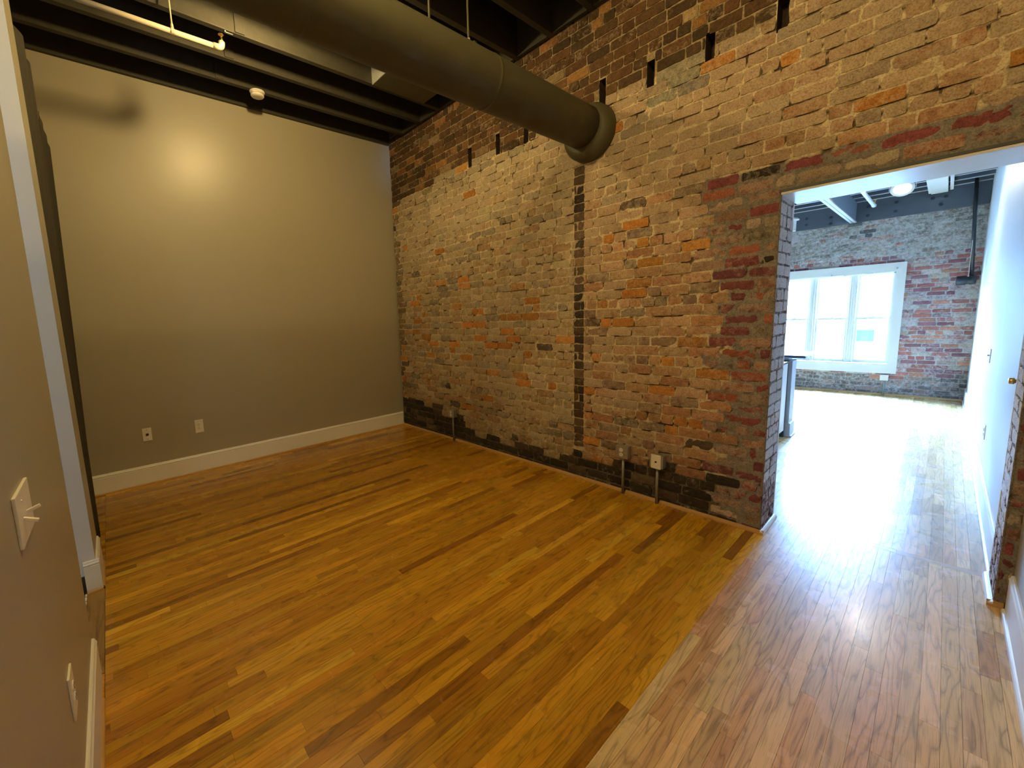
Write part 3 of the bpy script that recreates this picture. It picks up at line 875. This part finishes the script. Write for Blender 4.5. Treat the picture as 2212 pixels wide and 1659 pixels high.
# curtains over the recess by the beige wall
def curtain(name, x0, x1, ytop, ybot, ztop, label, folds, amp):
    t = tag(bpy.data.objects.new(name, None), label, 'curtain')
    t.location = ((x0 + x1) / 2, ytop, 0)
    COL.objects.link(t)
    bm = bmesh.new()
    nu, nz = 60, 24
    front, back = [], []
    for j in range(nz + 1):
        f = j / nz
        z = 0.012 + (ztop - 0.012) * f
        rf, rb = [], []
        for i in range(nu + 1):
            g = i / nu
            x = x0 + (x1 - x0) * g
            y = ybot + (ytop - ybot) * f
            y += amp * (math.sin(g * folds * 2 * PI + 0.5) + 0.25 * math.sin(g * folds * 4.7 + f * 2)) * (0.65 + 0.35 * f)
            rf.append(bm.verts.new((x, y, z)))
            rb.append(bm.verts.new((x, y - 0.004, z)))
        front.append(rf); back.append(rb)
    for j in range(nz):
        for i in range(nu):
            bm.faces.new((front[j][i], front[j][i + 1], front[j + 1][i + 1], front[j + 1][i]))
            bm.faces.new((back[j][i + 1], back[j][i], back[j + 1][i], back[j + 1][i + 1]))
    for j in range(nz):
        bm.faces.new((front[j][0], front[j + 1][0], back[j + 1][0], back[j][0]))
        bm.faces.new((front[j + 1][nu], front[j][nu], back[j][nu], back[j + 1][nu]))
    for i in range(nu):
        bm.faces.new((front[nz][i], front[nz][i + 1], back[nz][i + 1], back[nz][i]))
        bm.faces.new((front[0][i + 1], front[0][i], back[0][i], back[0][i + 1]))
    bmobj('cloth', bm, M['curtain'], t, True)
    bmobj('rod', tubes([(x0 - 0.03, ytop - 0.02, ztop + 0.006), (x1 + 0.03, ytop - 0.02, ztop + 0.006)], 0.008, 12), M['joist'], t)
curtain('curtain', 0.95, 1.43, -3.372, -3.395, 3.24, 'dark grey curtain hanging beside the doorway on the left wall', 1.6, 0.016)
curtain('curtain', 0.05, 0.80, -3.360, -3.438, 3.03, 'dark grey curtain behind the taller one, against the beige wall corner', 3, 0.003)

# ------------------------------------------------------------------ far room
FY = 6.25
WX0, WX1, WZ0, WZ1 = 2.955, 4.335, 0.495, 1.915
def far_style(u, z, kind, rnd):
    x = u - 0.6
    n = fbm(x, z, 5.5, 1.3)
    if kind == 'mortar':
        return dict(col=(0.30, 0.27, 0.25), lime=0.45 if z > 0.5 else 0.15, depth=0.004)
    if z < 0.30 + 0.1 * n and z < 0.45:
        c = pick(rnd, [(3, (0.13, 0.10, 0.09)), (2, (0.22, 0.15, 0.12))])
        return dict(col=jit(rnd, c, .3), lime=rnd.uniform(0.1, 0.4), gap=0.012)
    up = z > 2.15 + 0.08 * n
    if up:
        c = pick(rnd, [(3, (0.30, 0.25, 0.21)), (2, (0.22, 0.18, 0.15)), (0.6, (0.33, 0.15, 0.10))])
        lime = rnd.uniform(0.25, 0.55)
        dark = 0.3 * math.exp(-((x - 3.75) / 0.28) ** 2) * (1 if z > 2.35 else 0.2) + math.exp(-((x - 4.0) / 0.15) ** 2) * (1 if z > 2.45 else 0)
        if rnd.random() < dark * 0.6:
            c = (0.12, 0.11, 0.105); lime = 0.15
        return dict(col=jit(rnd, c, .2), lime=lime, gap=0.010)
    c = pick(rnd, [(4, (0.30, 0.105, 0.08)), (3, (0.20, 0.08, 0.085)), (1.6, (0.40, 0.30, 0.24)), (1.2, (0.42, 0.18, 0.11))])
    return dict(col=jit(rnd, c, .2), lime=rnd.choice((0.0, 0.1, 0.25, 0.5)) + 0.12 * n, gap=0.012)
WXL0, WXL1 = 0.05, 1.45
WFh = [(WX0 + 0.6, WX1 + 0.6, WZ0, WZ1), (WXL0 + 0.6, WXL1 + 0.6, WZ0, WZ1)]
Wf = brickwork('wall_far', M['brickblue'], (-0.6, FY, 0), (1, 0, 0), (0, -1, 0), 5.75, 0.0, 3.4, WFh, far_style, 33, nx=3, nz=2, mstep=0.05, COURSE=0.0635, L=0.185, Hd=0.09)
tag(Wf, kind='structure')
fc = []
for (a, b_, c_, d_) in ((-0.6, 5.3, 0, WZ0), (-0.6, 5.3, WZ1, 3.5), (-0.6, WXL0, WZ0, WZ1), (WXL1, WX0, WZ0, WZ1), (WX1, 5.3, WZ0, WZ1)):
    fc.append((a, b_, FY + 0.02, FY + 0.25, c_, d_))
bmobj('wall_backing', boxes(*fc), M['black'], Wf)
quarter('trim_11', (-0.6, FY), (5.1, FY), (0, -1), M['oaktrim'])

# windows: board surround, three double-hung sashes
def window(name, x0, label_x):
    win = bpy.data.objects.new(name, None)
    win.location = (x0 + 0.69, FY, WZ0)
    COL.objects.link(win)
    tag(win, kind='structure')
    x1 = x0 + (WX1 - WX0)
    t = 0.105
    bmobj('casing', boxes((x0 - t, x0, FY - 0.028, FY + 0.005, WZ0 - 0.15, WZ1 + 0.135), (x1, x1 + t, FY - 0.028, FY + 0.005, WZ0 - 0.15, WZ1 + 0.135),
                          (x0, x1, FY - 0.028, FY + 0.005, WZ1, WZ1 + 0.135), (x0, x1, FY - 0.028, FY + 0.005, WZ0 - 0.15, WZ0 - 0.015)), M['white'], win)
    bmobj('sill', boxes((x0, x1 + 0.01, FY - 0.045, FY + 0.14, WZ0 - 0.015, WZ0 + 0.004), bev=0.004), M['white'], win)
    bmobj('jamb_lining', boxes((x0, x0 + 0.018, FY, FY + 0.14, WZ0, WZ1), (x1 - 0.018, x1, FY, FY + 0.14, WZ0, WZ1), (x0, x1, FY, FY + 0.14, WZ1 - 0.018, WZ1)), M['white'], win)
    pitch = (x1 - x0 + 0.085 - 0.0) / 3
    for k in range(3):
        a = x0 + 0.006 + k * (x1 - x0 - 0.012 + 0.085) / 3
        b_ = a + (x1 - x0 - 0.012 + 0.085) / 3 - 0.085
        if k < 2:
            mlc = (b_, b_ + 0.085)
            bmobj('mullion', boxes((mlc[0], mlc[1], FY + 0.035, FY + 0.14, WZ0, WZ1), (mlc[0] + 0.028, mlc[1] - 0.028, FY + 0.022, FY + 0.04, WZ0, WZ1), bev=0.003), M['white'], win)
        zm = WZ0 + (WZ1 - WZ0) * 0.505
        for nm, z0_, z1_, yy in (('upper_sash', zm - 0.017, WZ1 - 0.005, FY + 0.095), ('lower_sash', WZ0 + 0.002, zm + 0.018, FY + 0.06)):
            r = 0.028
            bot = 0.045 if nm == 'lower_sash' else 0.030
            top = 0.034
            sh = bmobj(nm, boxes((a, a + r, yy, yy + 0.03, z0_, z1_), (b_ - r, b_, yy, yy + 0.03, z0_, z1_), (a + r, b_ - r, yy, yy + 0.03, z0_, z0_ + bot), (a + r, b_ - r, yy, yy + 0.03, z1_ - top, z1_), bev=0.002), M['white'], win)
            bmobj('pane', boxes((a + r, b_ - r, yy + 0.012, yy + 0.016, z0_ + bot, z1_ - top)), M['glass'], sh)
            if nm == 'lower_sash':
                bmobj('sash_lock', boxes(((a + b_) / 2 - 0.025, (a + b_) / 2 + 0.025, yy - 0.008, yy + 0.02, z1_, z1_ + 0.010), ((a + b_) / 2 - 0.006, (a + b_) / 2 + 0.014, yy - 0.004, yy + 0.014, z1_ + 0.008, z1_ + 0.02), bev=0.002), M['tin'], sh)
    return win
w1 = window('window_1', WX0, 'r')
window('window_2', WXL0, 'l')
for xx, zz in ((3.62, WZ1 + 0.012), (4.345, WZ1 + 0.05)):
    bmobj('shade_bracket', boxes((xx - 0.008, xx + 0.008, FY - 0.052, FY - 0.0285, zz - 0.012, zz + 0.012), bev=0.002), M['tin'], w1)

# side walls and ceiling of the far room
wallbox('wall_far_right', M['bluewhite'], (5.128, 5.25, 0.346, 6.55, 0, 3.4))
wallbox('wall_far_left', M['bluewhite'], (-0.75, -0.6, 0.345, 6.55, 0, 3.4))
baseboard('baseboard_far_right', (5.128, 0.35), (5.128, FY - 0.005), (-1, 0), shoemat=M['white'])
cf = wallbox('ceiling_far_room', M['bluegrey'], (-0.75, 5.4, 0.345, 6.55, 3.34, 3.45))
yy = 6.16
k = 0
while yy > 0.5:
    bmobj('joist', boxes((-0.6, 5.128, yy - 0.02, yy + 0.02, 3.03, 3.34), bev=0.002), M['bluegrey'], cf)
    bmobj('joist_lit_underside', boxes((-0.6, 5.128, yy - 0.02, yy + 0.02, 3.022, 3.030)), M['beamgrey'], cf)  # lit underside of the joist, put in as a paler strip
    yy -= 0.36
# header beam on the window wall, with bolts
hb = tag(bmobj('header_beam', boxes((-0.59, 5.125, FY - 0.075, FY - 0.012, 2.722, 3.0215), bev=0.003), M['bluegrey']), 'slate grey header beam with bolts above the far window', 'beam')
def bolt(x, z, y):
    return lathe([(0.022, y), (0.022, y - 0.006), (0.011, y - 0.007), (0.011, y - 0.020)], (x, 0, z), 'Y', 8)
for bx, bz in ((3.26, 2.90), (3.26, 2.80), (3.56, 2.86), (3.56, 2.76), (3.98, 2.93), (3.98, 2.80), (4.27, 2.93), (4.27, 2.80), (4.62, 2.90), (4.74, 2.90), (4.70, 2.80)):
    bmobj('bolt', bolt(bx, bz, FY - 0.075), M['polemetal'], hb)
# cross beam running to the viewer
tb = empty('cross_beam', (3.825, 3.6, 2.722), 'pale grey ceiling beam running into the header above the far window', 'beam')
bmobj('flange', boxes((3.787, 3.862, 0.346, FY - 0.076, 2.722, 2.738), bev=0.002), M['beamgrey'], tb)
bmobj('flange_groove', boxes((3.821, 3.828, 0.346, FY - 0.076, 2.720, 2.7215)), M['bluegrey'], tb)
bmobj('web', boxes((3.800, 3.850, 0.346, FY - 0.076, 2.7385, 3.0215)), M['beamweb'], tb)
# far sprinkler stub
t = empty('sprinkler_stub', (4.13, 5.0, 2.80), 'short white pipe stub with a small sprinkler head on the far room ceiling', 'pipe')
PXS = [(4.115, 3.2, 2.80), (4.115, 5.26, 2.80)]
bmobj('pipe_run', tubes(PXS, 0.021, 16), M['white'], t, True)
bmobj('end_cap', lathe([(0.024, 5.24), (0.026, 5.25), (0.026, 5.29), (0.020, 5.295)], (4.115, 0, 2.80), 'Y', 16), M['white'], t, True)
bmobj('sprinkler_head', lathe([(0.009, 0.02), (0.009, 0.055), (0.018, 0.058), (0.018, 0.062)], (4.125, 5.21, 2.80), 'Z', 12), M['brass'], t)
bmobj('hanger_rod', tubes([(4.115, 4.3, 2.82), (4.115, 4.3, 3.34)], 0.005, 8), M['white'], t)
# far room ceiling spots
for (loc, st), lab in zip(FAR_LAMPS, ('round white ceiling spot lamp seen through the opening, under the far joists', 'round white ceiling spot lamp over the counter, behind the brick wall')):
    t = empty('spot_lamp', (loc[0], loc[1], 3.022), lab, 'lamp')
    x, y, z = loc
    sh = bmobj('shade', lathe([(0.025, 0.095), (0.055, 0.088), (0.074, 0.040), (0.098, -0.006), (0.098, -0.014), (0.064, -0.012), (0.052, 0.004), (0.0, 0.010)], (0, 0, 0), 'Z', 28, close=False), M['white'], t, True)
    mm = emit('far_bulb', (1.0, 0.90, 0.74), st)
    bl = bmobj('bulb', lathe([(0.0, -0.008), (0.036, -0.007), (0.045, 0.0), (0.045, 0.004)], (0, 0, 0), 'Z', 24, close=False), mm, sh, True)
    sh.matrix_parent_inverse = Matrix.Identity(4)
    sh.matrix_local = Matrix.Translation(Vector(loc) - t.location) @ Matrix.Rotation(math.radians(-48), 4, 'X')
    bl.matrix_parent_inverse = Matrix.Identity(4)
    bmobj('bracket', boxes((x - 0.108, x - 0.101, y - 0.006, y + 0.006, z - 0.01, 3.0215), (x + 0.101, x + 0.108, y - 0.006, y + 0.006, z - 0.01, 3.0215), (x - 0.108, x + 0.108, y - 0.006, y + 0.006, 3.012, 3.0215), (x - 0.012, x + 0.012, y - 0.19, y + 0.19, 3.0135, 3.0215)), M['white'], t)
# boxed supply duct
t = empty('boxed_duct', (4.68, 5.0, 2.95), 'white boxed duct with ribbed edges under the far room joists', 'duct')
bmobj('box_body', boxes((4.600, 4.755, 1.2, 6.12, 2.950, 3.0215), bev=0.003), M['white'], t)
bmobj('side_rail', boxes((4.578, 4.5995, 1.2, 6.12, 2.962, 3.0215), bev=0.002), M['white'], t)
bmobj('side_rail', boxes((4.770, 4.80, 1.2, 6.12, 2.970, 3.0215), bev=0.002), M['white'], t)
# hanging pole with clamp
t = empty('hanging_pole', (5.0, 6.10, 3.0), 'black hanging pole with a black clamp end, beside the far right wall', 'pole')
bmobj('pole', tubes([(4.985, 6.10, 3.16), (5.048, 6.10, 1.74)], 0.019, 18), M['polemetal'], t, True)
bmobj('cord', tubes([(5.018, 6.085, 2.25), (5.018, 6.085, 1.76)], 0.003, 8), M['white'], t)
cl = bmobj('clamp', lathe([(0.045, -0.135), (0.062, -0.128), (0.067, -0.05), (0.050, -0.042), (0.050, -0.025), (0.063, -0.015), (0.058, 0.035), (0.045, 0.042)], (5.05, 6.10, 1.715), 'X', 20), M['polemetal'], t, True)
bmobj('lens', lathe([(0.0, -0.139), (0.042, -0.1365)], (5.05, 6.10, 1.715), 'X', 20, close=False), M['tin'], t)
# white fixture partly hidden by the left reveal
t = empty('wall_light', (3.20, 5.6, 2.8), 'white round-topped light fixture half hidden behind the brick reveal', 'lamp')
bmobj('cap', lathe([(0.02, 2.86), (0.06, 2.85), (0.085, 2.82), (0.085, 2.805)], (3.20, 5.5, 0), 'Z', 24), M['white'], t, True)
bmobj('body', boxes((3.185, 3.245, 5.46, 5.54, 2.64, 2.805), bev=0.004), M['white'], t)
bmobj('stem', tubes([(3.20, 5.5, 2.86), (3.20, 5.5, 3.022)], 0.008, 10), M['white'], t)
# outlet under the window
t = empty('surface_outlet', (4.322, FY, 0), 'small pale outlet box on a conduit below the far window', 'outlet')
bmobj('box', boxes((4.275, 4.368, FY - 0.052, FY - 0.002, 0.235, 0.325), bev=0.003), M['whiteplastic'], t)
bmobj('conduit', tubes([(4.328, FY - 0.03, 0.235), (4.328, FY - 0.03, 0.0)], 0.011, 12), M['conduit'], t, True)
# far right wall plates
RX = 5.128
def wplate(name, y, z, label, cat, knob):
    t = empty(name, (RX, y, z), label, cat)
    bmobj('plate', boxes((RX - 0.006, RX, y - 0.036, y + 0.036, z - 0.058, z + 0.058), bev=0.0015), M['whiteplastic'] if knob != 'brass' else M['boxsteel'], t)
    if knob == 'brass':
        bmobj('dimmer_knob', lathe([(0.010, -0.006), (0.010, -0.014), (0.017, -0.016), (0.017, -0.032), (0.012, -0.035)], (RX, y, z), 'X', 20), M['brass'], t, True)
    elif knob == 'toggle':
        bmobj('toggle', boxes((RX - 0.018, RX - 0.006, y - 0.005, y + 0.005, z - 0.004, z + 0.010), bev=0.001), M['boxsteel'], t)
    elif knob == 'jack':
        duplex(t, (RX - 0.006, y, z), 'x-', M['whiteplastic'])
wplate('dimmer_switch', 0.49, 1.045, 'metal dimmer plate with brass knob on the far right wall nearest the opening', 'switch', 'brass')
wplate('light_switch', 2.64, 0.985, 'small toggle switch plate on the far right wall beyond the brass dimmer', 'switch', 'toggle')
wplate('wall_outlet', 2.15, 0.42, 'outlet plate low on the far right wall under the toggle switch', 'outlet', 'jack')

# kitchen counter behind the left reveal
cb = empty('kitchen_cabinet', (3.5, 2.5, 0), 'white kitchen cabinet end with a panelled grey post, behind the brick reveal', 'cabinet')
bmobj('body', boxes((2.6, 3.795, 0.9, 2.615, 0.08, 0.845), (2.6, 3.74, 0.9, 2.6, 0.0, 0.08), bev=0.003), M['cabinet'], cb)
bmobj('top_slab', boxes((2.6, 3.80, 0.88, 2.64, 0.8455, 0.868), bev=0.003), M['counter'], cb)
bmobj('recess_panel', boxes((2.6, 3.792, 2.616, 2.668, 0.0, 0.868)), M['slot'], cb)
bmobj('post', boxes((3.70, 3.826, 2.669, 2.860, 0.16, 0.868), bev=0.004), M['beamgrey'], cb)
bmobj('post_base', boxes((3.69, 3.842, 2.660, 2.874, 0.018, 0.16), (3.69, 3.856, 2.660, 2.886, 0.0, 0.018), bev=0.004), M['beamgrey'], cb)
bmobj('counter_overhang', boxes((2.6, 3.80, 2.64, 2.78, 0.8685, 0.868 + 0.02)), M['counter'], cb)
tag(bmobj('bar_top', boxes((2.55, 3.915, 2.775, 3.36, 0.889, 0.918), bev=0.006), M['counter']), 'dark stone bar top jutting past the cabinet end, behind the brick reveal', 'counter')

# ------------------------------------------------------------------ outside the far window
bd = empty('building', (3, 16, -3), 'pale rendered building across the street, seen through the far window', 'building')
bmobj('facade', boxes((-14, 20, 16.0, 16.4, -4, 3.2)), M['facade'], bd)
for x in (-6.2, -3.0, 0.3, 3.24, 6.4, 9.6):
    f_ = bmobj('window', boxes((x - 0.27, x + 0.27, 15.96, 16.0, 0.12, 0.60), bev=0.01), M['white'], bd)
    bmobj('pane', boxes((x - 0.22, x + 0.22, 15.945, 15.9595, 0.165, 0.555)), M['facadeglass'], f_)
tag(bmobj('floor_street', boxes((-20, 25, 6.7, 40, -4.2, -4.0)), M['facade']), kind='structure')
